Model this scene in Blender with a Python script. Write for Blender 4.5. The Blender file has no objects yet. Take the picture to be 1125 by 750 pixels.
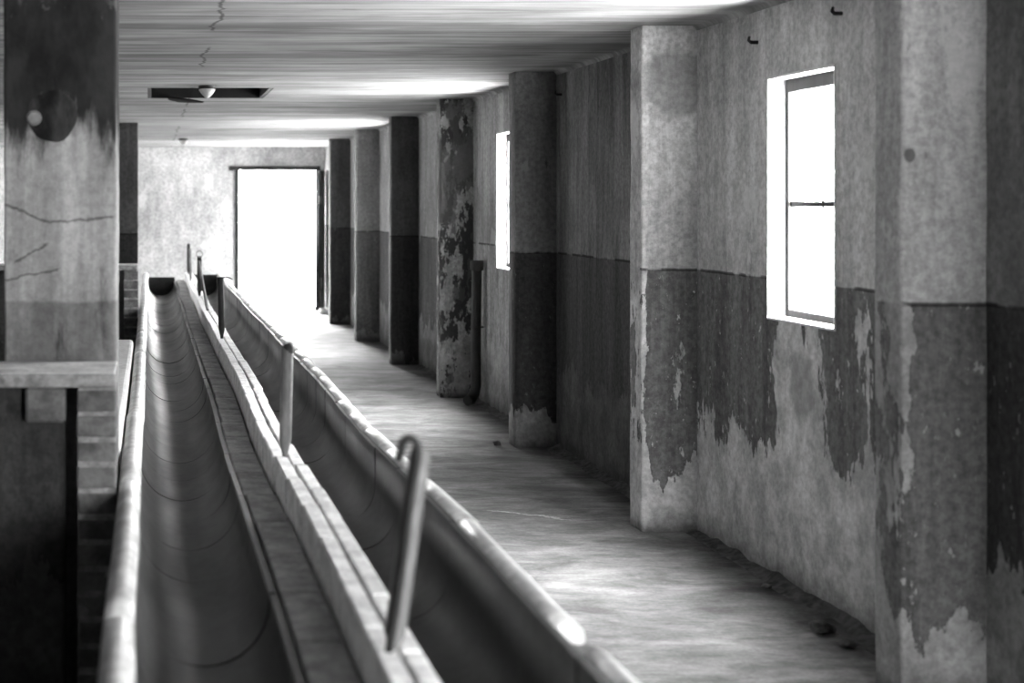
import bpy, bmesh, math, random
from mathutils import Vector, noise as mnoise

C = bpy.context.scene.collection
SC = bpy.context.scene
random.seed(7)
PI = math.pi

# ------------------------------------------------------------------ camera
cam_d = bpy.data.cameras.new('camera')
cam = bpy.data.objects.new('camera', cam_d)
C.objects.link(cam)
cam.location = (0, 0, 1.6)
cam.rotation_euler = (PI / 2, 0, 0)
cam_d.sensor_width = 36
cam_d.lens = 51.2                        # 1600 px across 1125
cam_d.shift_x = 397.5 / 1125
cam_d.shift_y = -151 / 1125
cam_d.clip_start = 0.05
cam_d.dof.use_dof = True
cam_d.dof.focus_distance = 8.0
cam_d.dof.aperture_fstop = 2.4
SC.camera = cam

# ------------------------------------------------------------------ light
W = bpy.data.worlds.new('overcast_sky')
SC.world = W
W.use_nodes = True
bg = W.node_tree.nodes['Background']
# overcast sky: three times brighter overhead than at the horizon; pale sunlit ground below it
wt = W.node_tree
tc = wt.nodes.new('ShaderNodeTexCoord')
sx = wt.nodes.new('ShaderNodeSeparateXYZ')
wt.links.new(tc.outputs['Generated'], sx.inputs[0])
mr = wt.nodes.new('ShaderNodeValToRGB')
mr.color_ramp.elements[0].position = 0.0
mr.color_ramp.elements[0].color = (.48, .48, .48, 1)
mr.color_ramp.elements[1].position = 1.0
mr.color_ramp.elements[1].color = (1, 1, 1, 1)
for p_, v_ in ((.47, .46), (.51, .36)):
    e_ = mr.color_ramp.elements.new(p_)
    e_.color = (v_, v_, v_, 1)
ad = wt.nodes.new('ShaderNodeMath')
ad.operation = 'MULTIPLY_ADD'
ad.inputs[1].default_value = .5
ad.inputs[2].default_value = .5
wt.links.new(sx.outputs['Z'], ad.inputs[0])
wt.links.new(ad.outputs[0], mr.inputs[0])
wt.links.new(mr.outputs[0], bg.inputs[0])
bg.inputs[1].default_value = 290.0
SC.view_settings.view_transform = 'Standard'
SC.view_settings.look = 'None'
SC.view_settings.gamma = 1
SC.view_settings.exposure = 0.0
SC.view_settings.use_curve_mapping = False
SC.cycles.use_denoising = True
SC.cycles.diffuse_bounces = 5
SC.cycles.max_bounces = 10
SC.cycles.caustics_reflective = False
SC.cycles.caustics_refractive = False

# ------------------------------------------------------------------ plan of the byre
XW, XP, XL = 2.67, 2.40, -4.0            # right wall, pier face, left wall
HC = 2.47                                # ceiling
YB, YF = -3.0, 22.3                      # back wall, far wall
PIER_Y = [4.65 + 2.46 * k for k in range(7)]          # fronts of the wall piers
WIN_Z = (1.104, 2.147)
WIN_R = [1.05, 5.985, 10.905, 15.825, 20.745]
WIN_L = [15.825, 20.745]
WHALF = 0.315
DOOR = (1.34, 2.585, 2.12)                # far door
BDOOR = (1.35, 2.3, 1.0, 2.2)                  # window opening in the wall behind the viewpoint


def portal(loc, rot, sx, sy):
    d = bpy.data.lights.new('daylight_portal', 'AREA')
    d.shape = 'RECTANGLE'
    d.size, d.size_y = sx, sy
    d.cycles.is_portal = True
    o = bpy.data.objects.new('daylight_portal', d)
    o.location, o.rotation_euler = loc, rot
    C.objects.link(o)


zc, zh = sum(WIN_Z) / 2, WIN_Z[1] - WIN_Z[0]
for y in WIN_R:
    portal((XW + .17, y, zc), (0, PI / 2, 0), zh, 2 * WHALF)
for y in WIN_L:
    portal((XL - .17, y, zc), (0, -PI / 2, 0), zh, 2 * WHALF)
portal(((DOOR[0] + DOOR[1]) / 2, YF + .26, DOOR[2] / 2), (-PI / 2, 0, 0), DOOR[1] - DOOR[0], DOOR[2])
portal(((BDOOR[0] + BDOOR[1]) / 2, YB - .26, (BDOOR[2] + BDOOR[3]) / 2), (PI / 2, 0, 0), BDOOR[1] - BDOOR[0], BDOOR[3] - BDOOR[2])


# ------------------------------------------------------------------ node helper
class N:
    def __init__(s, name):
        s.m = bpy.data.materials.new(name)
        s.m.use_nodes = True
        s.t = s.m.node_tree
        s.t.nodes.clear()
        s.out = s.t.nodes.new('ShaderNodeOutputMaterial')
        g = s.t.nodes.new('ShaderNodeNewGeometry')
        s.P = g.outputs['Position']
        sp = s.t.nodes.new('ShaderNodeSeparateXYZ')
        s.t.links.new(s.P, sp.inputs[0])
        s.x, s.y, s.z = sp.outputs

    def put(s, sock, v):
        if isinstance(v, bpy.types.NodeSocket):
            s.t.links.new(v, sock)
        elif sock.type == 'RGBA' and not hasattr(v, '__len__'):
            sock.default_value = (v, v, v, 1)
        else:
            sock.default_value = v

    def ma(s, op, a, b=0.0, c=None, clamp=False):
        n = s.t.nodes.new('ShaderNodeMath')
        n.operation = op
        n.use_clamp = clamp
        s.put(n.inputs[0], a)
        s.put(n.inputs[1], b)
        if c is not None:
            s.put(n.inputs[2], c)
        return n.outputs[0]

    def add(s, *a):
        r = a[0]
        for b in a[1:]:
            r = s.ma('ADD', r, b)
        return r

    def mul(s, a, b):
        return s.ma('MULTIPLY', a, b)

    def sc(s, v, k):                      # scaled vector
        n = s.t.nodes.new('ShaderNodeVectorMath')
        n.operation = 'MULTIPLY'
        s.put(n.inputs[0], v)
        n.inputs[1].default_value = k
        return n.outputs[0]

    def off(s, v, k):
        n = s.t.nodes.new('ShaderNodeVectorMath')
        n.operation = 'ADD'
        s.put(n.inputs[0], v)
        s.put(n.inputs[1], k)
        return n.outputs[0]

    def no(s, v, scale, detail=5, rough=.55, dist=0.0):
        n = s.t.nodes.new('ShaderNodeTexNoise')
        s.put(n.inputs['Vector'], v)
        n.inputs['Scale'].default_value = scale
        n.inputs['Detail'].default_value = detail
        n.inputs['Roughness'].default_value = rough
        n.inputs['Distortion'].default_value = dist
        return n.outputs['Fac']

    def st(s, v, a, b, x=0.0, y=1.0):     # smoothstep a..b -> x..y
        n = s.t.nodes.new('ShaderNodeMapRange')
        n.interpolation_type = 'SMOOTHSTEP'
        s.put(n.inputs[0], v)
        for i, k in enumerate((a, b, x, y)):
            s.put(n.inputs[i + 1], k)
        return n.outputs[0]

    def mix(s, f, a, b):                  # grey values
        n = s.t.nodes.new('ShaderNodeMix')
        n.data_type = 'FLOAT'
        s.put(n.inputs[0], f)
        s.put(n.inputs[2], a)
        s.put(n.inputs[3], b)
        return n.outputs[0]

    def blob(s, terms):                   # gaussian exp(-sum(((v-c)/r)^2))
        q = None
        for v, c, r in terms:
            d = s.mul(s.ma('SUBTRACT', v, c), 1 / r)
            d = s.mul(d, d)
            q = d if q is None else s.ma('ADD', q, d)
        return s.ma('POWER', 2.718, s.mul(q, -1))

    def done(s, col, rough=.85, spec=.25, bump=None, strength=.3, dist=.01, metal=0.0):
        b = s.t.nodes.new('ShaderNodeBsdfPrincipled')
        if isinstance(col, bpy.types.NodeSocket):
            cc = s.t.nodes.new('ShaderNodeCombineColor')
            for i in range(3):
                s.put(cc.inputs[i], col)
            col = cc.outputs[0]
        s.put(b.inputs['Base Color'], col)
        s.put(b.inputs['Roughness'], rough)
        s.put(b.inputs['Specular IOR Level'], spec)
        b.inputs['Metallic'].default_value = metal
        if bump is not None:
            n = s.t.nodes.new('ShaderNodeBump')
            n.inputs['Strength'].default_value = strength
            n.inputs['Distance'].default_value = dist
            s.put(n.inputs['Height'], bump)
            s.put(b.inputs['Normal'], n.outputs[0])
        s.put(s.out.inputs[0], b.outputs[0])
        return s.m


def plaster(name, up=.45, low=.10, bare=.45, peel_z=.45, thr=.66, blobs=(), edge=None, stain=0.3,
            streak=.35, flecks=1.0, band=1.28, line=1.0, dark=(), patch=0.0, seed=0.0):
    """Limewashed render: pale above, dark oil paint below BAND, the paint flaking off to bare render."""
    n = N(name)
    up, low, bare = up * .66, low * .62, bare * .66
    P = n.off(n.P, (seed * 3.1, seed * 1.7, seed * 2.3))
    blot = n.no(n.sc(P, (1, 1, .6)), 2.6, 8, .62)
    strk = n.no(n.sc(P, (1, 1, .11)), 8, 8, .72, .6)
    fine = n.no(P, 34, 5, .7)
    grit = n.no(n.sc(P, (1, 1, .3)), 70, 3, .7)
    # upper coat
    u = n.mul(n.st(blot, .30, .70, 1 - stain, 1 + stain * .5), up)
    u = n.mul(u, n.st(strk, .35, .65, 1 - streak * .55, 1 + streak * .45))
    u = n.mul(u, n.st(fine, .30, .70, .72, 1.24))
    marks = n.st(n.no(n.sc(n.off(P, (5, 5, 5)), (1, 1, .35)), 11, 7, .75), .63, .72)
    u = n.mul(u, n.mix(marks, 1.0, .40))
    flake = n.st(n.no(n.sc(n.off(P, (9, 2, 4)), (1, 1, .55)), 3.4, 9, .68), .60, .62)
    u = n.mix(n.mul(flake, .55), u, up * 1.3)
    # bare render
    b = n.mul(n.st(blot, .25, .75, .72, 1.22), bare)
    b = n.mul(b, n.st(fine, .3, .7, .76, 1.2))
    b = n.mul(b, n.st(n.no(n.sc(n.off(P, (3, 3, 1)), (1, 1, .8)), 7, 6, .6), .38, .62, .75, 1.1))
    # painted dado
    l = n.mul(n.st(strk, .3, .7, .65, 1.4), low)
    l = n.mul(l, n.st(fine, .3, .7, .7, 1.4))
    # where the paint has gone
    pv = n.no(n.sc(n.off(P, (0, 0, 7)), (1, 1, .42)), 5.2, 9, .64)
    pv = n.add(pv, n.mul(n.ma('SUBTRACT', n.no(n.sc(P, (1, 1, .3)), 24, 6, .72), .5), .30))
    pv = n.add(pv, n.st(n.z, peel_z - .28, peel_z + .22, .42, 0.0))
    for ter, amt in blobs:
        ax = {'x': n.x, 'y': n.y, 'z': n.z}
        pv = n.add(pv, n.mul(n.blob([(ax[a], c, r) for a, c, r in ter]), amt))
    if edge is not None:
        pv = n.add(pv, n.mul(n.blob([(n.x, edge[0], edge[1])]), .20))
    peel = n.st(pv, thr, thr + .018)
    fl = n.st(grit, .66, .70)
    fl2 = n.st(n.no(n.sc(n.off(P, (1, 8, 3)), (1, 1, .6)), 24, 6, .7), .635, .665)
    l = n.mix(n.mul(n.ma('MAXIMUM', n.mul(fl, .5), fl2), flecks), l, bare * .95)
    rim = n.ma('SUBTRACT', n.st(pv, thr - .03, thr), peel, clamp=True)
    l = n.mul(l, n.mix(n.mul(rim, .5), 1.0, .6))
    low_all = n.mix(peel, l, b)
    # the band's edge
    wob = n.mul(n.ma('SUBTRACT', n.no(P, 6, 3), .5), .012)
    zz = n.add(n.z, wob)
    isup = n.st(zz, band - .004, band + .004)
    # peeled runs that reach up across the band
    up_run = n.st(n.add(n.no(n.sc(n.off(P, (2, 6, 0)), (1, 1, .12)), 7, 5, .6), n.st(n.z, band - .22, band + .02, -.25, 0)), .63, .65)
    low_all = n.mix(up_run, low_all, u)
    col = n.mix(isup, low_all, u)
    ln = n.ma('SUBTRACT', n.st(zz, band - .010, band - .004), n.st(zz, band + .004, band + .010), clamp=True)
    ln = n.mul(ln, n.st(n.no(n.off(P, (4, 4, 0)), 5, 4), .42, .5))
    ln = n.mul(ln, n.ma('SUBTRACT', 1.0, up_run))
    col = n.mul(col, n.mix(n.mul(ln, line), 1.0, .22))
    # black mould patches
    if patch:
        a = n.no(n.sc(n.off(P, (1.3, 0, 2.2)), (1, 1, .55)), 6.5, 9, .72)
        pm = n.st(n.add(a, n.mul(n.blob([(n.z, 1.0, .5)]), .10)), .55, .575)
        col = n.mix(n.mul(pm, patch), col, .015)
        a2 = n.st(n.add(n.no(n.sc(n.off(P, (4, 1, 1)), (1, 1, .45)), 4.5, 9, .6), n.mul(n.blob([(n.z, 1.8, .5)]), .12)), .60, .615)
        col = n.mix(n.mul(a2, .8), col, .06)
    for ter, amt, val in dark:
        ax = {'x': n.x, 'y': n.y, 'z': n.z}
        f = n.add(n.blob([(ax[a], c, r) for a, c, r in ter]), n.mul(n.ma('SUBTRACT', n.no(P, 7, 7, .65), .5), .9))
        col = n.mix(n.mul(n.st(f, .35, .62), amt), col, val)
    # splash dirt just above the floor
    col = n.mul(col, n.mix(n.st(n.add(n.z, n.mul(n.no(P, 9, 6), .16)), .08, .22), .5, 1.0))
    h = n.add(n.mul(n.ma('SUBTRACT', 1.0, peel), .6), n.mul(fine, .6), n.mul(blot, .8), n.mul(grit, .15))
    return n.done(col, .88, .2, h, .55, .012)


def simple(name, v, var=.25, scale=8, stretch=(1, 1, 1), rough=.8, spec=.3, metal=0.0, bump=.3, fine=40, dist=.006):
    n = N(name)
    a = n.no(n.sc(n.P, stretch), scale, 7, .62)
    f = n.no(n.sc(n.P, stretch), fine, 4, .6)
    c = n.mul(n.mul(n.st(a, .3, .7, 1 - var, 1 + var), v * .75), n.st(f, .3, .7, .85, 1.15))
    return n.done(c, rough, spec, n.add(a, n.mul(f, .5)), bump, dist, metal)


def ceiling_mat():
    n = N('ceiling_limewash')
    P = n.P
    s1 = n.no(n.sc(P, (.35, 3.2, 1)), 1.6, 8, .62, .9)
    s2 = n.no(n.sc(P, (.4, 5, 1)), 4, 7, .65, .4)
    b = n.no(P, 1.3, 6, .6)
    c = n.mul(n.st(s1, .30, .70, .50, 1.32), .32)
    c = n.mul(c, n.st(s2, .3, .7, .88, 1.1))
    c = n.mul(c, n.st(b, .3, .7, .82, 1.12))
    soot = n.st(n.add(n.no(n.sc(P, (.5, 4, 1)), 3.2, 7, .7), 0), .62, .72)
    c = n.mul(c, n.mix(soot, 1.0, .5))
    # the crack along the old cable chase
    d = n.ma('ABSOLUTE', n.ma('SUBTRACT', n.x, n.add(.22, n.mul(n.no(n.sc(P, (0, 1, 0)), 2.3, 7, .7), .2))))
    on = n.st(n.no(n.sc(P, (0, 1, 0)), .55, 2), .46, .50)
    crack = n.mul(n.ma('SUBTRACT', 1.0, n.st(d, .004, .013)), on)
    c = n.mul(c, n.mix(n.mul(crack, .85), 1.0, .25))
    return n.done(c, .9, .15, n.add(n.mul(s2, .7), s1), .35, .01)


def floor_mat():
    n = N('worn_concrete_floor')
    P = n.P
    s1 = n.no(n.sc(P, (.9, 1.7, 1)), 2.6, 9, .68, .5)
    s2 = n.no(n.sc(P, (.6, 2.2, 1)), 9, 8, .72, .8)
    b = n.no(P, 1.5, 7, .62)
    f = n.no(P, 60, 4, .7)
    c = n.mul(n.st(s1, .28, .72, .50, 1.35), .23)
    c = n.mul(c, n.st(s2, .3, .7, .78, 1.16))
    c = n.mul(c, n.st(b, .28, .72, .72, 1.15))
    c = n.mul(c, n.st(f, .3, .7, .86, 1.12))
    # dirt gathered along the foot of the wall, and one pale crack
    dirt = n.st(n.add(n.x, n.mul(n.no(n.sc(P, (1, .8, 1)), 4, 8, .7), .55)), 2.62, 2.95)
    c = n.mul(c, n.mix(dirt, 1.0, .38))
    yc = n.add(7.45, n.mul(n.ma('SUBTRACT', n.x, 1.75), -.55), n.mul(n.no(P, 7, 6, .7), .35))
    d = n.ma('ABSOLUTE', n.ma('SUBTRACT', n.y, yc))
    k = n.mul(n.ma('SUBTRACT', 1.0, n.st(d, .006, .022)), n.mul(n.st(n.x, 1.72, 1.82), n.st(n.x, 2.0, 2.22, 1, 0)))
    c = n.mix(n.mul(k, .8), c, .65)
    h = n.add(n.mul(s1, .6), n.mul(s2, .5), n.mul(f, .25))
    return n.done(c, .85, .08, h, .4, .012)


def tile_mat():
    n = N('glazed_trough_tile')
    P = n.P
    a = n.no(n.sc(P, (1, .5, 1)), 4, 8, .65)
    b = n.no(n.sc(P, (1, 1, 1)), 22, 6, .7)
    c = n.mul(n.st(a, .3, .7, .6, 1.35), .042)
    c = n.mul(c, n.st(b, .3, .7, .8, 1.2))
    sp = n.st(n.no(n.off(P, (3, 3, 3)), 9, 7, .7), .66, .72)
    c = n.mix(n.mul(sp, .7), c, .03)
    r = n.st(a, .3, .7, .42, .62)
    return n.done(c, r, .4, n.add(n.mul(a, .5), n.mul(b, .3)), .2, .006)


def glass_mat():
    n = N('dusty_window_glass')
    t = n.t.nodes.new('ShaderNodeBsdfTransparent')
    t.inputs[0].default_value = (.93, .93, .93, 1)
    g = n.t.nodes.new('ShaderNodeBsdfGlossy')
    g.inputs['Roughness'].default_value = .05
    mx = n.t.nodes.new('ShaderNodeMixShader')
    n.put(mx.inputs[0], n.mul(n.st(n.no(n.P, 6, 5), .3, .7), .08))
    n.put(mx.inputs[1], t.outputs[0])
    n.put(mx.inputs[2], g.outputs[0])
    n.put(n.out.inputs[0], mx.outputs[0])
    return n.m


def pillar_mat():
    """Limewashed pillar: sooty head with a round sealed flue hole, dado band, hairline cracks."""
    n = N('sooty_pillar_plaster')
    P = n.P
    blot = n.no(n.sc(P, (1, 1, .5)), 4.5, 8, .62)
    fine = n.no(P, 45, 5, .7)
    strk = n.no(n.sc(P, (1, 1, .1)), 13, 5, .62)
    u = n.mul(n.st(blot, .3, .7, .74, 1.2), .34)
    u = n.mul(u, n.st(strk, .34, .66, .72, 1.12))
    u = n.mul(u, n.st(fine, .3, .7, .82, 1.15))
    # soot hanging down from the ceiling
    sv = n.add(n.st(n.z, 1.68, 2.06), n.mul(n.ma('SUBTRACT', n.no(n.sc(n.off(P, (2, 2, 2)), (1, 1, .22)), 11, 7, .62), .5), 2.6))
    u = n.mix(n.st(sv, .05, .60), u, n.mul(n.st(blot, .35, .72, .4, 3.2), .012))
    wh = n.st(n.add(n.no(n.sc(n.off(P, (7, 1, 3)), (1, 1, .7)), 9, 7, .7), n.mul(n.blob([(n.z, 2.26, .07)]), .10)), .64, .70)
    u = n.mix(n.mul(wh, .4), u, .16)
    # cracks
    for (za, k, x0, x1, w) in ((1.60, -.42, -.485, -.335, .0035), (1.405, .55, -.45, -.34, .0035), (1.535, .10, -.335, -.12, .0035), (1.345, .22, -.49, -.30, .0025)):
        zc_ = n.add(n.add(za, n.mul(n.ma('SUBTRACT', n.x, x0), k)), n.mul(n.ma('SUBTRACT', n.no(P, 14, 6, .7), .5), .05))
        d = n.ma('ABSOLUTE', n.ma('SUBTRACT', n.z, zc_))
        m = n.mul(n.ma('SUBTRACT', 1.0, n.st(d, w * .5, w * 2)), n.mul(n.st(n.x, x0 - .01, x0 + .01), n.st(n.x, x1 - .01, x1 + .01, 1, 0)))
        u = n.mul(u, n.mix(m, 1.0, .42))
    l = n.mul(u, .62)
    zz = n.add(n.z, n.mul(n.ma('SUBTRACT', n.no(P, 9, 4), .5), .03))
    c = n.mix(n.st(zz, 1.268, 1.282), l, u)
    return n.done(c, .88, .2, n.add(blot, n.mul(fine, .6)), .4, .01)


def frame_mat(name, v):
    return simple(name, v, .35, 6, (1, 1, .2), .7, .3, 0, .4, 50, .004)


M = {}
for k_, kw in {
    'bay_near': dict(up=.30, low=.07, bare=.38, thr=.70, seed=1),
    'bay_window_a': dict(up=.78, low=.19, bare=.78, peel_z=.54, thr=.64, seed=2,
                         blobs=[([('y', 5.95, .27), ('z', .88, .34)], .27), ([('y', 6.0, .5), ('z', .45, .3)], .12), ([('y', 5.42, .09), ('z', 1.0, .5)], .16)],
                         dark=[([('y', 5.97, .13), ('z', .86, .17)], .6, .2)]),
    'bay_blank_b': dict(up=.29, low=.10, bare=.17, peel_z=.55, thr=.72, seed=3, streak=.6, flecks=.3),
    'bay_window_c': dict(up=.50, low=.42, bare=.50, thr=.60, seed=4, streak=.6),
    'bay_far': dict(up=.45, low=.14, bare=.42, thr=.70, seed=5),
    'pier_1': dict(up=.55, low=.16, bare=.45, peel_z=.28, thr=.69, edge=(2.41, .035), seed=6, stain=.2,
                   dark=[([('x', 2.425, .022), ('z', 1.757, .026)], .8, .06)]),
    'pier_2': dict(up=.84, low=.19, bare=.78, peel_z=.32, thr=.665, edge=(2.405, .03), seed=17, stain=.35,
                   dark=[([('x', 2.56, .2), ('z', 2.18, .2)], .55, .16)]),
    'pier_3': dict(up=.22, low=.05, bare=.30, peel_z=.22, thr=.70, seed=8, stain=.3, flecks=.5),  # here and on alternate piers, the windowless bays' dimness is put into the colour
    'pier_4': dict(up=.42, low=.36, bare=.40, thr=.66, seed=9, patch=.95, line=.3),
    'pier_5': dict(up=.13, low=.05, bare=.2, peel_z=.15, thr=.74, seed=10, flecks=.3),
    'pier_6': dict(up=.30, low=.14, bare=.3, peel_z=.15, thr=.74, seed=11, flecks=.4),
    'pier_7': dict(up=.14, low=.06, bare=.2, peel_z=.12, thr=.75, seed=12, flecks=.4),
    'far': dict(up=.72, low=.72, bare=.72, thr=.9, seed=13, line=0, stain=.3, streak=.15, flecks=0, band=-.5, peel_z=-1),
    'left': dict(up=.2, low=.1, bare=.2, thr=.68, seed=14),
    'shaded_partition': dict(up=.09, low=.05, bare=.09, thr=.7, seed=15, flecks=.3),  # tone lowered to carry the shade beneath the slab
}.items():
    M[k_] = plaster('plaster_' + k_, **kw)
M['ceiling'] = ceiling_mat()
M['floor'] = floor_mat()
M['tile'] = tile_mat()
M['glass'] = glass_mat()
M['pillar'] = pillar_mat()
M['white'] = simple('white_reveal_plaster', .82, .06, 6)
M['wood_dark'] = frame_mat('dark_weathered_wood', .02)
M['wood_frame'] = frame_mat('grey_window_paint', .055)
M['door'] = frame_mat('door_boards', .014)
M['iron'] = simple('rusted_iron', .013, .5, 25, (1, 1, .5), .6, .4, .0, .4, 90, .003)
M['iron_pale'] = simple('galvanised_pipe', .22, .3, 18, (1, 1, .3), .6, .5, .3, .25, 90, .002)
M['brick'] = simple('limewashed_brick', 1.15, .2, 11, (1, 1, 1), .85, .25, 0, .5, 70, .006)
M['ledge'] = simple('worn_ledge_brick', .42, .35, 9, (1, 1, 1), .75, .3, 0, .5, 70, .006)
M['pbrick'] = simple('sooty_pier_brick', .15, .45, 9, (1, 1, 1), .9, .2, 0, .7, 60, .008)
M['mortar'] = simple('lime_mortar', .30, .35, 20, (1, 1, 1), .9, .2, 0, .6, 70, .006)
M['rim'] = simple('pale_glazed_rim', .8, .3, 9, (1, 1, 1), .5, .4, 0, .3, 50, .005)
M['concrete'] = simple('trough_concrete', .26, .3, 6, (1, 1, 1), .9, .2, 0, .5, 50, .01)
M['slab'] = simple('slab_concrete_bright', .95, .3, 7, (1, 1, 1), .85, .25, 0, .5, 50, .006)  # raised tone puts the light on the stall slab's top into its colour
M['slab_edge'] = simple('shaded_slab_edge', .30, .5, 14, (1, 1, 1), .9, .2, 0, .6, 60, .006)  # darker copy of the slab: shade on its front is in the colour
M['endplate'] = simple('dark_end_plate', .03, .4, 9)
M['sooty_iron'] = simple('sooty_flue_cover', .035, .8, 14, (1, 1, .5), .9, .2, 0, .8, 50, .01)
M['void'] = simple('unlit_shaft_boards', .005, .4, 9)  # near-black colour stands in for the darkness inside the hatch shaft
M['rubble'] = simple('dirt_and_rubble', .10, .5, 20, (1, 1, 1), .95, .1, 0, .8, 60, .01)
M['outside'] = simple('pale_yard_paving', .55, .15, 3)
M['lampwhite'] = simple('enamel_lamp_shade', .7, .1, 8, (1, 1, 1), .35, .5)


# ------------------------------------------------------------------ mesh helpers
def box(bm, x0, x1, y0, y1, z0, z1, mi=0, bev=0.0, seg=1):
    vs = [bm.verts.new((x, y, z)) for x in (x0, x1) for y in (y0, y1) for z in (z0, z1)]
    q = [(0, 1, 3, 2), (4, 6, 7, 5), (0, 4, 5, 1), (2, 3, 7, 6), (0, 2, 6, 4), (1, 5, 7, 3)]
    fs = [bm.faces.new([vs[i] for i in f]) for f in q]
    for f in fs:
        f.material_index = mi
    if bev:
        es = list({e for f in fs for e in f.edges})
        bmesh.ops.bevel(bm, geom=es, offset=bev, segments=seg, affect='EDGES', profile=.5)
    return vs


def tube(bm, pts, radii, n=12, caps=True, smooth=True):
    pts = [Vector(p) for p in pts]
    if not hasattr(radii, '__len__'):
        radii = [radii] * len(pts)
    up = Vector((0, 0, 1))
    rings = []
    prev = None
    for i, p in enumerate(pts):
        t = (pts[min(i + 1, len(pts) - 1)] - pts[max(i - 1, 0)]).normalized()
        if prev is None:
            a = up if abs(t.dot(up)) < .9 else Vector((1, 0, 0))
            u = t.cross(a).normalized()
        else:
            u = (prev - t * prev.dot(t)).normalized()
        prev = u
        v = t.cross(u)
        rings.append([bm.verts.new(p + (u * math.cos(2 * PI * k / n) + v * math.sin(2 * PI * k / n)) * radii[i]) for k in range(n)])
    for a, b in zip(rings, rings[1:]):
        for k in range(n):
            f = bm.faces.new((a[k], a[(k + 1) % n], b[(k + 1) % n], b[k]))
            f.smooth = smooth
    if caps:
        bm.faces.new([bm.verts.new(v.co) for v in rings[0][::-1]])
        bm.faces.new([bm.verts.new(v.co) for v in rings[-1]])


def prism(bm, prof, y0, y1, smooth=False):
    """closed (x,z) outline extruded along Y"""
    a = [bm.verts.new((x, y0, z)) for x, z in prof]
    b = [bm.verts.new((x, y1, z)) for x, z in prof]
    n = len(prof)
    for i in range(n):
        f = bm.faces.new((a[i], a[(i + 1) % n], b[(i + 1) % n], b[i]))
        f.smooth = smooth
    bm.faces.new([bm.verts.new(v.co) for v in a])
    bm.faces.new([bm.verts.new(v.co) for v in b[::-1]])


def obj(name, bm, mats, parent=None, loc=None):
    bmesh.ops.recalc_face_normals(bm, faces=bm.faces)
    me = bpy.data.meshes.new(name)
    bm.to_mesh(me)
    bm.free()
    for m in (mats if isinstance(mats, (list, tuple)) else [mats]):
        me.materials.append(m)
    o = bpy.data.objects.new(name, me)
    if loc:
        o.location = loc
    if parent:
        o.parent = parent
    C.objects.link(o)
    return o


def tag(o, label=None, cat=None, group=None, kind=None):
    for k, v in (('label', label), ('category', cat), ('group', group), ('kind', kind)):
        if v:
            o[k] = v
    return o


def empty(name, loc=(0, 0, 0)):
    o = bpy.data.objects.new(name, None)
    o.empty_display_size = .1
    o.location = loc
    C.objects.link(o)
    return o


def dup(o, parent=None, loc=None):
    c = o.copy()
    C.objects.link(c)
    if parent:
        c.parent = parent
    if loc is not None:
        c.location = loc
    return c


def dup_tree(o, loc):
    c = dup(o, None, loc)
    for ch in list(o.children):
        d = dup(ch, c)
        for g in list(ch.children):
            dup(g, d)
    return c


def rough_column(bm, x0, x1, y0, y1, z0, z1, r=.014, levels=44, amp=.004, seed=0):
    """upright pier of hand-floated render: rounded arrises that wander a little"""
    prof = []
    for cx, cy, a0 in ((x1 - r, y1 - r, 0), (x0 + r, y1 - r, 90), (x0 + r, y0 + r, 180), (x1 - r, y0 + r, 270)):
        for k in range(4):
            a = math.radians(a0 + 30 * k)
            prof.append((cx + r * math.cos(a), cy + r * math.sin(a)))
    rings = []
    for j in range(levels + 1):
        z = z0 + (z1 - z0) * j / levels
        ring = []
        for x, y in prof:
            d = mnoise.noise_vector(Vector((x * 5 + seed * 7, y * 5, z * 3.2))) * amp + mnoise.noise_vector(Vector((x * 9 + seed * 3, y * 9 + 4, z * 15))) * amp * .5
            ring.append(bm.verts.new((x + d.x, y + d.y, z)))
        rings.append(ring)
    n = len(prof)
    for a, b in zip(rings, rings[1:]):
        for k in range(n):
            bm.faces.new((a[k], a[(k + 1) % n], b[(k + 1) % n], b[k])).smooth = True
    bm.faces.new(rings[0][::-1])
    bm.faces.new(rings[-1])


# ------------------------------------------------------------------ structure
bm = bmesh.new()
box(bm, XL - .4, XW + .16, YB - .3, YF + .3, -.12, 0)
tag(obj('floor', bm, M['floor']), 'worn grey concrete floor of the byre with streaks and cracks', 'floor', None, 'structure')

bm = bmesh.new()
box(bm, -12, 14, YF + .3, YF + 14, -.16, -.04)
tag(obj('ground', bm, M['outside']), 'pale sunlit yard paving outside the open far door', 'ground', None, 'structure')

# ceiling with a rectangular hatch left open, and coved to the right wall
HX0, HX1, HY0, HY1 = .01, .90, 10.95, 12.0
bm = bmesh.new()
x0, x1, y0, y1 = XL - .3, XW + .16, YB - .3, YF + .3
box(bm, x0, HX0 - .03, y0, y1, HC, HC + .14)
box(bm, HX1 + .03, x1, y0, y1, HC, HC + .14)
box(bm, HX0 - .03, HX1 + .03, y0, HY0 - .03, HC, HC + .14)
box(bm, HX0 - .03, HX1 + .03, HY1 + .03, y1, HC, HC + .14)
r = .05
prof = [(XW + .01, HC + .01)] + [(XW + .005 - r + r * math.cos(a), HC + .005 - r + r * math.sin(a)) for a in [k * PI / 16 for k in range(9)]]
prism(bm, prof, YB, YF, True)
tag(obj('ceiling', bm, M['ceiling']), 'limewashed ceiling with streaks across it and an open hatch', 'ceiling', None, 'structure')
bm = bmesh.new()
box(bm, HX0 - .03, HX0, HY0 - .03, HY1 + .03, HC + .004, HC + .9)
box(bm, HX1, HX1 + .03, HY0 - .03, HY1 + .03, HC + .004, HC + .9)
box(bm, HX0, HX1, HY0 - .03, HY0, HC + .004, HC + .9)
box(bm, HX0, HX1, HY1, HY1 + .03, HC + .004, HC + .9)
box(bm, HX0 - .03, HX1 + .03, HY0 - .03, HY1 + .03, HC + .9, HC + .95)
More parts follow.
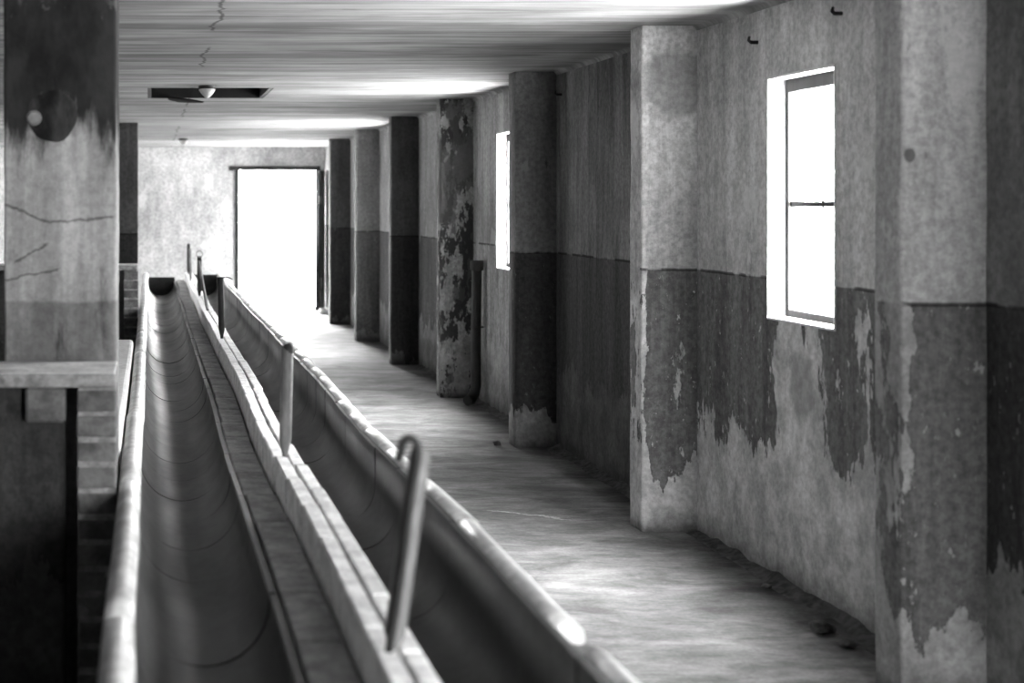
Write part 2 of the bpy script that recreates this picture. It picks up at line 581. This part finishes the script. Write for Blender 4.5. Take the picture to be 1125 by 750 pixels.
tag(obj('trim_20', bm, M['void']), 'dark boarded shaft above the open ceiling hatch', 'hatch', None, 'structure')


def side_wall(name, xa, xb, wins, segs, label):
    """wall between x=xa and xb with window openings; segs = [(y_end, material index)]"""
    bm = bmesh.new()
    y = YB - .3
    for yend, mi in segs:
        hs = [w for w in wins if y < w < yend]
        if not hs:
            box(bm, xa, xb, y, yend, 0, HC + .1, mi)
        else:
            w = hs[0]
            a, b = w - WHALF, w + WHALF
            box(bm, xa, xb, y, a, 0, HC + .1, mi)
            box(bm, xa, xb, b, yend, 0, HC + .1, mi)
            box(bm, xa, xb, a, b, 0, WIN_Z[0], mi)
            box(bm, xa, xb, a, b, WIN_Z[1], HC + .1, mi)
        y = yend
    return bm


mats = [M[k] for k in ('bay_near', 'bay_window_a', 'bay_blank_b', 'bay_window_c', 'bay_far')]
segs = [(2.3, 0), (4.74, 0), (7.2, 1), (9.66, 2), (12.12, 3), (14.58, 4), (17.04, 4), (19.5, 4), (YF + .3, 4)]
bm = side_wall('wall_right', XW, XW + .16, WIN_R, segs, '')
tag(obj('wall_right', bm, mats), 'peeling plaster wall with dark dado and small windows between piers', 'wall', None, 'structure')
bm = side_wall('wall_left', XL - .16, XL, WIN_L, [(4.74, 0), (7.2, 0), (9.66, 0), (12.12, 0), (14.58, 0), (17.04, 0), (19.5, 0), (YF + .3, 0)], '')
tag(obj('wall_left', bm, M['left']), 'plaster wall on the far side beyond the stalls', 'wall', None, 'structure')

bm = bmesh.new()
box(bm, XL - .16, DOOR[0], YF, YF + .25, 0, HC + .1)
box(bm, DOOR[1], XW, YF, YF + .25, 0, HC + .1)
box(bm, DOOR[0], DOOR[1], YF, YF + .25, DOOR[2], HC + .1)
tag(obj('wall_far', bm, M['far']), 'pale blotchy end wall around the bright open doorway', 'wall', None, 'structure')
bm = bmesh.new()
box(bm, XL - .16, BDOOR[0], YB - .25, YB, 0, HC + .1)
box(bm, BDOOR[1], XW, YB - .25, YB, 0, HC + .1)
box(bm, BDOOR[0], BDOOR[1], YB - .25, YB, BDOOR[3], HC + .1)
box(bm, BDOOR[0], BDOOR[1], YB - .25, YB, 0, BDOOR[2])
tag(obj('wall_back', bm, M['left']), 'plaster wall behind the viewpoint with a window opening', 'wall', None, 'structure')

# wall piers
plab = ['nearest wall pier, broad grey face with the dado line across it',
        'wall pier beyond the near window, pale head and flaking foot',
        'dark wall pier standing just past the blank bay',
        'wall pier blotched with black mould beside the drain pipe',
        'dark narrow wall pier, fifth from the viewer',
        'pale grey wall pier, sixth from the viewer',
        'dark wall pier nearest the far doorway']
for k, y in enumerate(PIER_Y):
    bm = bmesh.new()
    rough_column(bm, XP, XW + .02, y, y + .18, 0, HC + .02, .012, 48, .005, k)
    tag(obj('trim_%d' % (k + 1), bm, M['pier_%d' % (k + 1)]), plab[k], 'pier', None, 'structure')
for k, y in enumerate((2.19, -.27)):
    bm = bmesh.new()
    rough_column(bm, XP, XW + .02, y, y + .18, 0, HC + .02, .012, 30, .005, 20 + k)
    tag(obj('trim_%d' % (8 + k), bm, M['pier_1']), 'wall pier behind the viewpoint', 'pier', 'piers behind the viewpoint', 'structure')

# free-standing pillars on the stall side
bm = bmesh.new()
rough_column(bm, -.485, -.112, 4.83, 5.2, 0, HC + .02, .012, 50, .004, 31)
P1 = tag(obj('trim_10', bm, M['pillar']), 'big square pillar, sooty at the top, standing behind the stall slab', 'pillar', None, 'structure')
bm = bmesh.new()                                  # round sealed flue hole: a shallow dished cover, thick along its lower edge
cen = Vector((-.325, 4.829, 1.895))
prev = None
for q, dpt in ((1.0, .004), (.93, -.007), (.80, -.003), (.45, .0), (0, .0)):
    if q == 0:
        cvert = bm.verts.new(cen + Vector((0, -.002, 0)))
        for k in range(28):
            bm.faces.new((prev[k], prev[(k + 1) % 28], cvert))
        break
    row = []
    for k in range(28):
        a = 2 * PI * k / 28
        rr = .086 * q * (1 + .12 * mnoise.noise(Vector((math.cos(a) * 1.5, math.sin(a) * 1.5, 3))))
        low_ = .5 - .5 * math.sin(a)
        row.append(bm.verts.new(cen + Vector((rr * math.cos(a), dpt * (.25 + low_) if dpt < 0 else dpt, rr * math.sin(a)))))
    if prev:
        for k in range(28):
            bm.faces.new((prev[k], prev[(k + 1) % 28], row[(k + 1) % 28], row[k])).smooth = True
    prev = row
obj('flue_cover', bm, M['sooty_iron'], P1)
bm = bmesh.new()
tube(bm, [(-.385, 4.84, 1.885), (-.385, 4.820, 1.885), (-.385, 4.814, 1.885)], [.026, .026, .018], 16)
obj('flue_plug', bm, M['concrete'], P1)
bm = bmesh.new()
rough_column(bm, -.50, -.130, 15.6, 15.97, 0, HC + .02, .012, 30, .004, 33)
tag(obj('trim_11', bm, M['pier_5']), 'dark square pillar far down the stall side', 'pillar', None, 'structure')


# windows: reveal, frame, muntins, four panes
def window(idx, xin, sgn, yc, label):
    """xin: inner wall face, sgn: +1 wall lies at larger x"""
    a, b = yc - WHALF, yc + WHALF
    z0, z1 = WIN_Z
    X = lambda d: xin + sgn * d

    def bx(bm, d0, d1, *rest, **kw):
        p, q = sorted((X(d0), X(d1)))
        return box(bm, p, q, *rest, **kw)
    bm = bmesh.new()
    fw = .026
    bx(bm, .075, .115, a + .012, a + .012 + fw, z0 + .012, z1 - .012)
    bx(bm, .075, .115, b - .012 - fw, b - .012, z0 + .012, z1 - .012)
    bx(bm, .075, .115, a + .012 + fw, b - .012 - fw, z1 - .012 - .055, z1 - .012)
    bx(bm, .075, .115, a + .012 + fw, b - .012 - fw, z0 + .012, z0 + .012 + .03)
    w = obj('window_%d' % idx, bm, M['wood_frame'])
    tag(w, label, 'window', None, 'structure')
    bm = bmesh.new()
    t = .012
    bx(bm, -.004, .155, a, a + t, z0, z1, bev=.002)
    bx(bm, -.004, .155, b - t, b, z0, z1, bev=.002)
    bx(bm, -.004, .155, a + t, b - t, z1 - t, z1, bev=.002)
    bx(bm, -.010, .155, a + t, b - t, z0, z0 + t, bev=.003)
    obj('reveal', bm, M['white'], w)
    zm = z0 + (z1 - z0) * .475
    bm = bmesh.new()
    bx(bm, .083, .107, a + .038, b - .038, zm - .011, zm + .011)
    obj('glazing_bar', bm, M['wood_frame'], w)
    bm = bmesh.new()
    bx(bm, .089, .101, yc - .004, yc + .004, z0 + .042, zm - .011)
    obj('glazing_bar', bm, M['wood_frame'], w)
    bm = bmesh.new()
    bx(bm, .089, .101, yc - .004, yc + .004, zm + .011, z1 - .067)
    obj('glazing_bar', bm, M['wood_frame'], w)
    for ya, yb in ((a + .038, yc - .004), (yc + .004, b - .038)):
        for za, zb in ((z0 + .042, zm - .011), (zm + .011, z1 - .067)):
            bm = bmesh.new()
            bx(bm, .093, .096, ya, yb, za, zb)
            obj('pane', bm, M['glass'], w)


wl = ['small four pane window behind the viewpoint', 'near white-edged window of four panes above flaking plaster',
      'narrow slice of window showing beside the dark pier', 'third window, hidden between far piers', 'last window beside the far door']
i = 1
for k, y in enumerate(WIN_R):
    window(i, XW, 1, y, wl[k])
    i += 1
for k, y in enumerate(WIN_L):
    window(i, XL, -1, y, 'four pane window in the wall beyond the stalls, number %s from the viewer' % ('one', 'two')[k])
    i += 1

# far door: frame, open leaf
d = empty('door_1', (DOOR[1], YF, 0))
tag(d, 'open doorway filled with white daylight and a dark leaf swung inwards', 'door', None, 'structure')


def dpart(name, mat, *b, bev=.004):
    bm = bmesh.new()
    x0, x1, y0, y1, z0, z1 = b
    box(bm, x0 - DOOR[1], x1 - DOOR[1], y0 - YF, y1 - YF, z0, z1, bev=bev)
    return obj(name, bm, mat, d)


dpart('lintel', M['wood_dark'], DOOR[0] - .13, DOOR[1] + .02, YF - .035, YF + .06, DOOR[2] - .01, DOOR[2] + .06)
dpart('jamb', M['wood_dark'], DOOR[0] - .045, DOOR[0] + .02, YF - .03, YF + .09, 0.02, DOOR[2] - .01)
dpart('jamb', M['wood_dark'], DOOR[1] + .002, DOOR[1] + .078, YF - .03, YF + .05, 0.02, DOOR[2] - .01)
dpart('threshold', M['slab'], DOOR[0] - .03, DOOR[1] + .02, YF - .02, YF + .22, 0, .02)
leaf = empty('leaf')
leaf.parent = d
leaf.location = (-.005, -.04, 0)
leaf.rotation_euler = (0, 0, math.radians(-8.5))
for k in range(6):
    bm = bmesh.new()
    box(bm, -.022, .022, -1.06 + k * .175, -1.06 + k * .175 + .171, .04, DOOR[2] - .03, bev=.004)
    obj('board', bm, M['door'], leaf)
bm = bmesh.new()
box(bm, .023, .048, -1.03, -.03, .35, .47)
box(bm, .023, .048, -1.03, -.03, 1.6, 1.72)
obj('ledge_batten', bm, M['door'], leaf)
bm = bmesh.new()
tube(bm, [(-.022, -.95, 1.0), (-.06, -.95, 1.0), (-.06, -.90, 1.0), (-.06, -.84, 1.0)], .009, 8)
obj('handle', bm, M['iron'], leaf)
bm = bmesh.new()
tube(bm, [(DOOR[0] - DOOR[1] - .02, -.045, 1.02), (DOOR[0] - DOOR[1] - .02, -.05, 1.05)], .014, 10)
obj('latch_keep', bm, M['iron'], d)

# ------------------------------------------------------------------ the feeding troughs
Y0, Y1 = .8, 18.6


def wav(y, x=.5):                                 # hand-laid: the run wanders a little
    return min(1.0, max(0.0, (x + .06) / .45)) * (.010 * math.sin(y * .72 + .6) + .007 * math.sin(y * 1.9) - .02 * math.exp(-((y - 10.7) / 1.3) ** 2))


ZR, ZL, ZD = .72, .62, .72                        # rim, ledge, divider heights
LX0, LX1 = -.030, .300                            # left channel
RX0, RX1 = .562, .838                             # right channel


def channel(x0, x1, ztop0, ztop1, zb, n=14, grow=0.0):
    """half-pipe outline from the left lip down and up to the right lip"""
    cx, hw = (x0 + x1) / 2, (x1 - x0) / 2 + grow
    zc_ = zb + (x1 - x0) / 2
    pts = [(cx - hw, ztop0)]
    for k in range(n + 1):
        a = PI + PI * k / n
        pts.append((cx + hw * math.cos(a), zc_ + hw * math.sin(a)))
    pts.append((cx + hw, ztop1))
    return pts


LB, RB = .43, .43
# plinth with the two channels cut in its top (built in short lengths so that it follows the run)
prof = [(-.098, 0), (-.098, .675)]
prof += channel(LX0, LX1, .675, ZL - .03, LB, 12, .022)
prof += [(.435, ZL - .03 - .002), (.436, ZL - .03)]
prof += channel(RX0, RX1, ZL - .03, .675, RB, 12, .022)
prof += [(.925, .675), (.925, 0)]
ys = [Y0 + (Y1 + .12 - Y0) * k / 44 for k in range(45)]
bm = bmesh.new()
rings = [[bm.verts.new((x + wav(y, x), y, z)) for x, z in prof] for y in ys]
for a, b in zip(rings, rings[1:]):
    for k in range(len(prof)):
        bm.faces.new((a[k], a[(k + 1) % len(prof)], b[(k + 1) % len(prof)], b[k]))
bm.faces.new(rings[0])
bm.faces.new(rings[-1][::-1])
TR_ = tag(empty('feeding_trough', (.4, Y0, 0)), 'long double feeding trough of glazed half-pipe channels with a brick divider', 'trough')
po = obj('plinth', bm, M['concrete'], TR_, (-.4, -Y0, 0))


def sub(name, x, y, z):
    e = empty(name, (x - .4, y - Y0, z))
    e.parent = TR_
    return e



def tile_mesh(x0, x1, z0, z1, zb, L, t=.018):
    bm = bmesh.new()
    outer = channel(x0, x1, z0, z1, zb, 16, t)
    inner = channel(x0, x1, z0, z1, zb, 16, 0)
    prism(bm, outer + inner[::-1], -L / 2 + .0008, L / 2 - .0008)
    for f in bm.faces:
        f.smooth = len(f.verts) == 4 and f.calc_center_median().z < min(z0, z1) - .004
    return bm


def trough(label, x0, x1, z0, z1, zb):
    e = sub('channel', (x0 + x1) / 2, Y0, zb)
    e['label'] = label
    cx = (x0 + x1) / 2
    L = .412
    n = int((Y1 - Y0) / L)
    first = None
    for k in range(n):
        y = Y0 + L * (k + .5)
        p = (wav(y, cx) + random.uniform(-.001, .001), y - Y0, random.uniform(-.002, .002))
        if first is None:
            first = obj('channel_tile', tile_mesh(x0 - cx, x1 - cx, z0 - zb, z1 - zb, 0, L), M['tile'], e, p)
            o = first
        else:
            o = dup(first, e, p)
        o.rotation_euler = (0, random.uniform(-.008, .008), -math.atan((wav(y + .1, cx) - wav(y - .1, cx)) / .2))
    bm = bmesh.new()                              # end plate
    prism(bm, channel(x0 - cx - .012, x1 - cx + .012, min(z0, z1) - zb + .05, min(z0, z1) - zb + .05, -.004), 0, .03)
    obj('end_plate', bm, M['endplate'], e, (wav(Y1, cx), Y1 - Y0 - .02, 0))
    return e


TL = trough('wide feeding trough nearest the stall, its glazed half-pipe channel open to view', LX0, LX1, ZR - .02, ZL - .004, LB)
TR = trough('narrower feeding trough beside the walkway with a rounded rim', RX0, RX1, ZL + .03, ZR - .012, RB)


def rim(xc, segs, r, zc_):
    """rounded rim in lengths butted together"""
    parent = sub('rim', xc, Y0, zc_)
    px, py, pz = xc, Y0, zc_
    for (a, b, dx, dz) in segs:
        bm = bmesh.new()
        n = max(3, int((b - a) / .2))
        pts, rad = [], []
        g = .003
        for k in range(n + 1):
            y = a + g + (b - a - 2 * g) * k / n
            j = mnoise.noise(Vector((xc * 5, y * 2.3, 1)))
            pts.append((xc + wav(y, xc) + dx + j * .004 - px, y - py, zc_ + dz + j * .003 - pz))
            rad.append(r * (1 + .05 * mnoise.noise(Vector((y * 5, 2, xc)))))
        d0 = Vector(pts[0])
        d1 = Vector(pts[-1])
        pts = [d0 + Vector((0, -.002, 0))] + pts + [d1 + Vector((0, .002, 0))]
        rad = [rad[0] * .82] + rad + [rad[-1] * .82]
        tube(bm, pts, rad, 14)
        obj('rim_pipe', bm, M['rim'], parent)


sl = []
cuts = [Y0, 2.0, 3.1, 4.62, 6.15, 8.74, 10.1, 11.5, 13.0, 14.5, 16.0, 17.3, Y1]
for a, b in zip(cuts, cuts[1:]):
    near = a < 6.1
    sl.append((a, b, -.002 if near else .004, .003 if near else -.004))
rim(-.064, sl, .036, .684 + .003)
sr = [(1.0, 2.92, .012, -.012)]
y = 3.06
k = 0
while y < Y1 - .2:
    L = (1.0, .62, .55, .48, .43)[min(k, 4)]
    e_ = min(y + L, Y1)
    sr.append((y, e_, random.uniform(-.004, .004), random.uniform(-.003, .003)))
    y = e_
    k += 1
rim(.882, sr, .036, .687)

# a brick ledge and the two-row brick divider between the troughs


def brick_run(name, label, cat, cols, y0, L, mat, dz=.0025, jit=.003):
    e = sub(name, cols[0][0], y0, cols[0][2])
    e['label'] = label
    for (xa, xb, za, zb, shift, gap) in cols:
        proto = None
        y = y0 + shift
        while y < Y1 - .05:
            bm = None
            if proto is None or random.random() < .25:
                bm = bmesh.new()
                w, h = (xb - xa), (zb - za)
                vs = box(bm, -w / 2 + .0015, w / 2 - .0015, -L / 2 + gap, L / 2 - gap, 0, h, bev=.005)
                for v in bm.verts:
                    v.co += mnoise.noise_vector(v.co * 14 + Vector((y, y, 0))) * .0025
            yc_ = y + L / 2
            p = ((xa + xb) / 2 + wav(yc_, (xa + xb) / 2) + random.uniform(-jit, jit) * .6 - cols[0][0], yc_ - y0, za - cols[0][2] + random.uniform(-dz, 0))
            if bm is not None:
                proto = obj('brick', bm, mat, e, p)
                o = proto
            else:
                o = dup(proto, e, p)
            o.rotation_euler = (0, 0, random.uniform(-.006, .006))
            y += L
    return e


brick_run('brick_ledge', 'low worn brick ledge running along the wide trough', 'ledge', [(.326, .434, ZL - .0295, ZL, 0, .007)], Y0, .412, M['ledge'])
brick_run('brick_divider', 'pale brick divider raised between the two troughs, carrying iron posts', 'divider',
          [(.440, .489, ZL - .0295, ZD, .18, .003), (.491, .538, ZL - .0295, ZD + .002, .0, .007)], Y0, .412, M['brick'])


# ------------------------------------------------------------------ iron posts on the divider
def post(name, label, base, top, r, mat, taper=True, group='iron posts on the divider', point=.06):
    b, t = Vector(base), Vector(top)
    e = tag(empty(name, base), label, 'post', group)
    h = (t - b).length
    bm = bmesh.new()
    dvec = (t - b)
    fr = [0, point * .35 / h, point / h, .5, .96, 1.0] if taper else [0, .5, 1.0]
    rd = [r * .42, r * .55, r, r, r, r * .9] if taper else [r, r, r]
    tube(bm, [dvec * f for f in fr], rd, 14)
    obj('shaft', bm, mat, e)
    return e


zt = ZD + .003
p = post('iron_post', 'nearest leaning flat post with a thin hooked rod beside it', (.478 + wav(2.87), 2.87, zt), (.540 + wav(2.87), 2.90, zt + .388), .021, M['iron_pale'], True, None, .03)
bm = bmesh.new()
pts = [(-.012, -.03, .004), (.010, -.03, .14), (.030, -.03, .30), (.044, -.03, .385)]
for k in range(9):
    a = k * PI / 8
    pts.append((.024 + .020 * math.cos(a) + .001 * k, -.03, .395 + .026 * math.sin(a)))
pts.append((.006, -.03, .375))
tube(bm, pts, .0085, 10)
obj('hooked_rod', bm, M['iron'], p)
p = post('iron_post', 'single upright pipe post, second from the viewer, pointed at its foot', (.468, 5.06, zt), (.477, 5.06, zt + .385), .0215, M['iron_pale'])
bm = bmesh.new()
tube(bm, [(.012, 0, .36), (.012, -.004, .384), (.010, -.002, .392)], [.02, .021, .012], 12)
obj('cap', bm, M['iron'], p)
p = post('iron_post', 'black upright pipe post, third from the viewer, with a wire at its top', (.468, 9.5, zt), (.458, 9.5, zt + .40), .021, M['iron'])
bm = bmesh.new()
tube(bm, [(-.055, -.01, .385), (-.02, -.03, .396), (.02, -.025, .40), (.045, 0, .398), (.07, .01, .385)], .004, 6)
obj('tie_wire', bm, M['iron'], p)
p = post('iron_post', 'pale stick leaning against the ringed black post', (.470, 11.9, zt + .012), (.405, 12.15, zt + .40), .013, M['iron_pale'], False)
p = post('iron_post', 'black post with a wire ring on its top', (.470, 13.9, zt), (.470, 13.9, zt + .38), .022, M['iron'])
bm = bmesh.new()
tube(bm, [(.03 * math.cos(a), -.02, .40 + .03 * math.sin(a)) for a in [2 * PI * k / 14 for k in range(15)]], .005, 6, False)
obj('wire_ring', bm, M['iron_pale'], p)
p = post('iron_post', 'slim grey post, last but one along the divider', (.462, 16.5, zt), (.452, 16.5, zt + .37), .014, M['iron_pale'])
p = post('iron_post', 'farthest black post on the divider, near the trough ends', (.478, 18.2, zt), (.478, 18.2, zt + .38), .020, M['iron'])


# ------------------------------------------------------------------ stall fronts on the other side
def stall_front(ys, labels):
    # slab
    bm = bmesh.new()
    box(bm, -1.9, -.105, ys, ys + .335, 1.036, 1.082, bev=.008, seg=2)
    for v in bm.verts:
        v.co += mnoise.noise_vector(v.co * 4) * .003
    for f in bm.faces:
        f.material_index = 1 if f.calc_center_median().z > 1.078 else 0  # top faces get the lit tone, the edges the shaded one
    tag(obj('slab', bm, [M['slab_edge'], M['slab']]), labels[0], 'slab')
    # brick pier under its end, one brick wide
    e = tag(empty('brick_pier', (-.165, ys + .15, 0)), labels[1], 'pier')
    bm = bmesh.new()
    box(bm, -.0575, .0575, -.1245, .1245, 0, 1.035)
    obj('mortar_core', bm, M['mortar'], e)
    proto = None
    z = .006
    k = 0
    while z + .062 < 1.036:
        for half in ((0,) if k % 2 == 0 else (-1, 1)):
            bm = bmesh.new()
            if half == 0:
                box(bm, -.060, .060, -.127, .127, 0, .066, bev=.005)
            else:
                box(bm, -.060, .060, (-.127 if half < 0 else .004), (-.004 if half < 0 else .127), 0, .066, bev=.005)
            for v in bm.verts:
                v.co += mnoise.noise_vector(v.co * 11 + Vector((k, 0, 0))) * .003
            obj('brick', bm, M['pbrick'], e, (random.uniform(-.002, .002), random.uniform(-.002, .002), z))
        z += .0795
        k += 1
    # rendered panel closing the stall, its colour darkened for the shade under the slab
    bm = bmesh.new()
    box(bm, -1.9, -.268, ys + .10, ys + .22, 0, 1.034, bev=.01)
    tag(obj('stall_panel', bm, M['shaded_partition']), labels[2], 'panel')
    bm = bmesh.new()
    box(bm, -.385, -.262, ys + .02, ys + .098, .925, 1.034, bev=.008)
    tag(obj('support_block', bm, M['pbrick']), labels[3], 'block')


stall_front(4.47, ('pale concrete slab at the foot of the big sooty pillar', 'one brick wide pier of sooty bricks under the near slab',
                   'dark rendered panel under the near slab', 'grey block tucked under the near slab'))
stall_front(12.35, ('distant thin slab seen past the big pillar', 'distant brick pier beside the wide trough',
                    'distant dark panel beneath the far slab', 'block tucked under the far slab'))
bm = bmesh.new()
box(bm, -.245, -.106, 5.22, 9.2, 0, .745, bev=.02, seg=2)
tag(obj('low_kerb_wall', bm, M['white']), 'low whitewashed kerb wall behind the sooty brick pier', 'kerb')

# ------------------------------------------------------------------ drain pipe in the second window bay
dp = tag(empty('drain_pipe', (2.60, 11.62, 0)), 'dark iron drain pipe standing against the wall by the mouldy pier', 'pipe')
bm = bmesh.new()
tube(bm, [(-.09, -.10, .045), (-.055, -.06, .05), (-.02, -.02, .085), (0, 0, .15), (0, 0, .6), (.006, 0, 1.10)], [.040, .042, .042, .040, .040, .040], 16)
obj('shaft', bm, M['iron'], dp)
bm = bmesh.new()
tube(bm, [(.006, 0, 1.07), (.006, 0, 1.075), (.006, 0, 1.145), (.006, 0, 1.15)], [.044, .053, .053, .047], 16)
obj('socket_collar', bm, M['iron'], dp)
bm = bmesh.new()
tube(bm, [(.006 + .052 * math.cos(a), .046 * math.sin(a), .62) for a in [2 * PI * k / 16 for k in range(17)]], .006, 6, False)
obj('clip', bm, M['iron'], dp)

# ------------------------------------------------------------------ ceiling lamps, hooks, lath
for k, (x, y, lab) in enumerate(((.42, 10.72, 'small cone lamp on the ceiling in front of the dark hatch'), (.44, 19.4, 'small cone lamp on the ceiling near the far wall'))):
    l = tag(empty('ceiling_lamp', (x, y, HC)), lab, 'lamp', 'ceiling lamps in one line')
    bm = bmesh.new()
    tube(bm, [(0, 0, .004), (0, 0, -.02), (0, 0, -.024)], [.065, .065, .055], 16)
    obj('base', bm, M['iron'], l)
    bm = bmesh.new()
    tube(bm, [(0, 0, -.022), (0, 0, -.03), (0, 0, -.06), (0, 0, -.085), (0, 0, -.092)], [.05, .062, .042, .018, .004], 18)
    obj('shade', bm, M['lampwhite'], l)
bm = bmesh.new()
tube(bm, [(.16, 12.03, 2.472), (.23, 11.88, 2.448), (.32, 11.68, 2.425), (.42, 11.50, 2.405)], [.016, .020, .016, .007], 8)
tag(obj('broken_lath', bm, M['wood_dark']), 'broken lath hanging from the edge of the ceiling hatch', 'lath')
for k, (y, z, lab) in enumerate(((6.40, 2.31, 'bent iron hook above the far corner of the near window'), (5.62, 2.335, 'iron hook above the near corner of the near window'), (9.45, 2.31, 'iron hook high in the blank bay beside the dark pier'))):
    bm = bmesh.new()
    tube(bm, [(XW + .02, y, z), (XW - .03, y, z), (XW - .045, y - .012, z + .008), (XW - .045, y - .02, z + .022)], [.008, .008, .007, .005], 8)
    tag(obj('wall_hook', bm, M['iron']), lab, 'hook')

# ------------------------------------------------------------------ crumbled plaster and dirt at the foot of the wall
def ridge(y0, y1, x, w, h, seed):
    bm = bmesh.new()
    n = int((y1 - y0) / .03)
    m = 7
    g = []
    for i in range(n + 1):
        y = y0 + (y1 - y0) * i / n
        row = []
        ww = w * (.45 + 1.1 * max(0, .5 + mnoise.noise(Vector((y * 2.4, seed, 0)))))
        for j in range(m + 1):
            t = j / m
            px = x - ww * (1 - t)
            hh = h * (t ** 1.3) * (.35 + .9 * max(0, .5 + mnoise.noise(Vector((px * 16, y * 9, seed)))) )
            row.append(bm.verts.new((px, y, hh + (.001 if j else -.004))))
        g.append(row)
    for i in range(n):
        for j in range(m):
            bm.faces.new((g[i][j], g[i][j + 1], g[i + 1][j + 1], g[i + 1][j])).smooth = True
    return bm


e = tag(empty('wall_foot_dirt', (XW, 4.9, 0)), 'crumbled dirt lying along the foot of the peeling wall', 'dirt', None, 'stuff')
for (a, b, s) in ((2.4, 4.62, 1), (4.85, 7.08, 2), (7.3, 9.54, 3), (9.77, 12.0, 4), (12.23, 14.4, 5)):
    o = obj('dirt_ridge', ridge(a, b, XW - .002, .07, .028, s), M['rubble'], e)
    o['kind'] = 'stuff'
    o.matrix_parent_inverse = e.matrix_basis.inverted()


def lump(loc, r, seed, lab, mat='rubble'):
    bm = bmesh.new()
    bmesh.ops.create_icosphere(bm, subdivisions=2, radius=r)
    for v in bm.verts:
        v.co *= 1 + .45 * mnoise.noise(v.co * (1.5 / r) + Vector((seed, 0, 0)))
        v.co.z *= .55
    zmin = min(v.co.z for v in bm.verts)
    o = obj('plaster_lump', bm, M[mat], None, (loc[0], loc[1], -zmin))
    tag(o, lab, 'lump')


lump((2.50, 5.42, 0), .045, 1, 'largest dark lump of plaster below the near window')
lump((2.52, 5.25, 0), .03, 2, 'smaller dark lump of plaster towards the nearest pier')
lump((2.30, 9.66, 0), .028, 3, 'small dark lump at the foot of the dark pier')
lump((2.56, 6.05, 0), .020, 4, 'flat crumb of plaster below the far side of the near window')
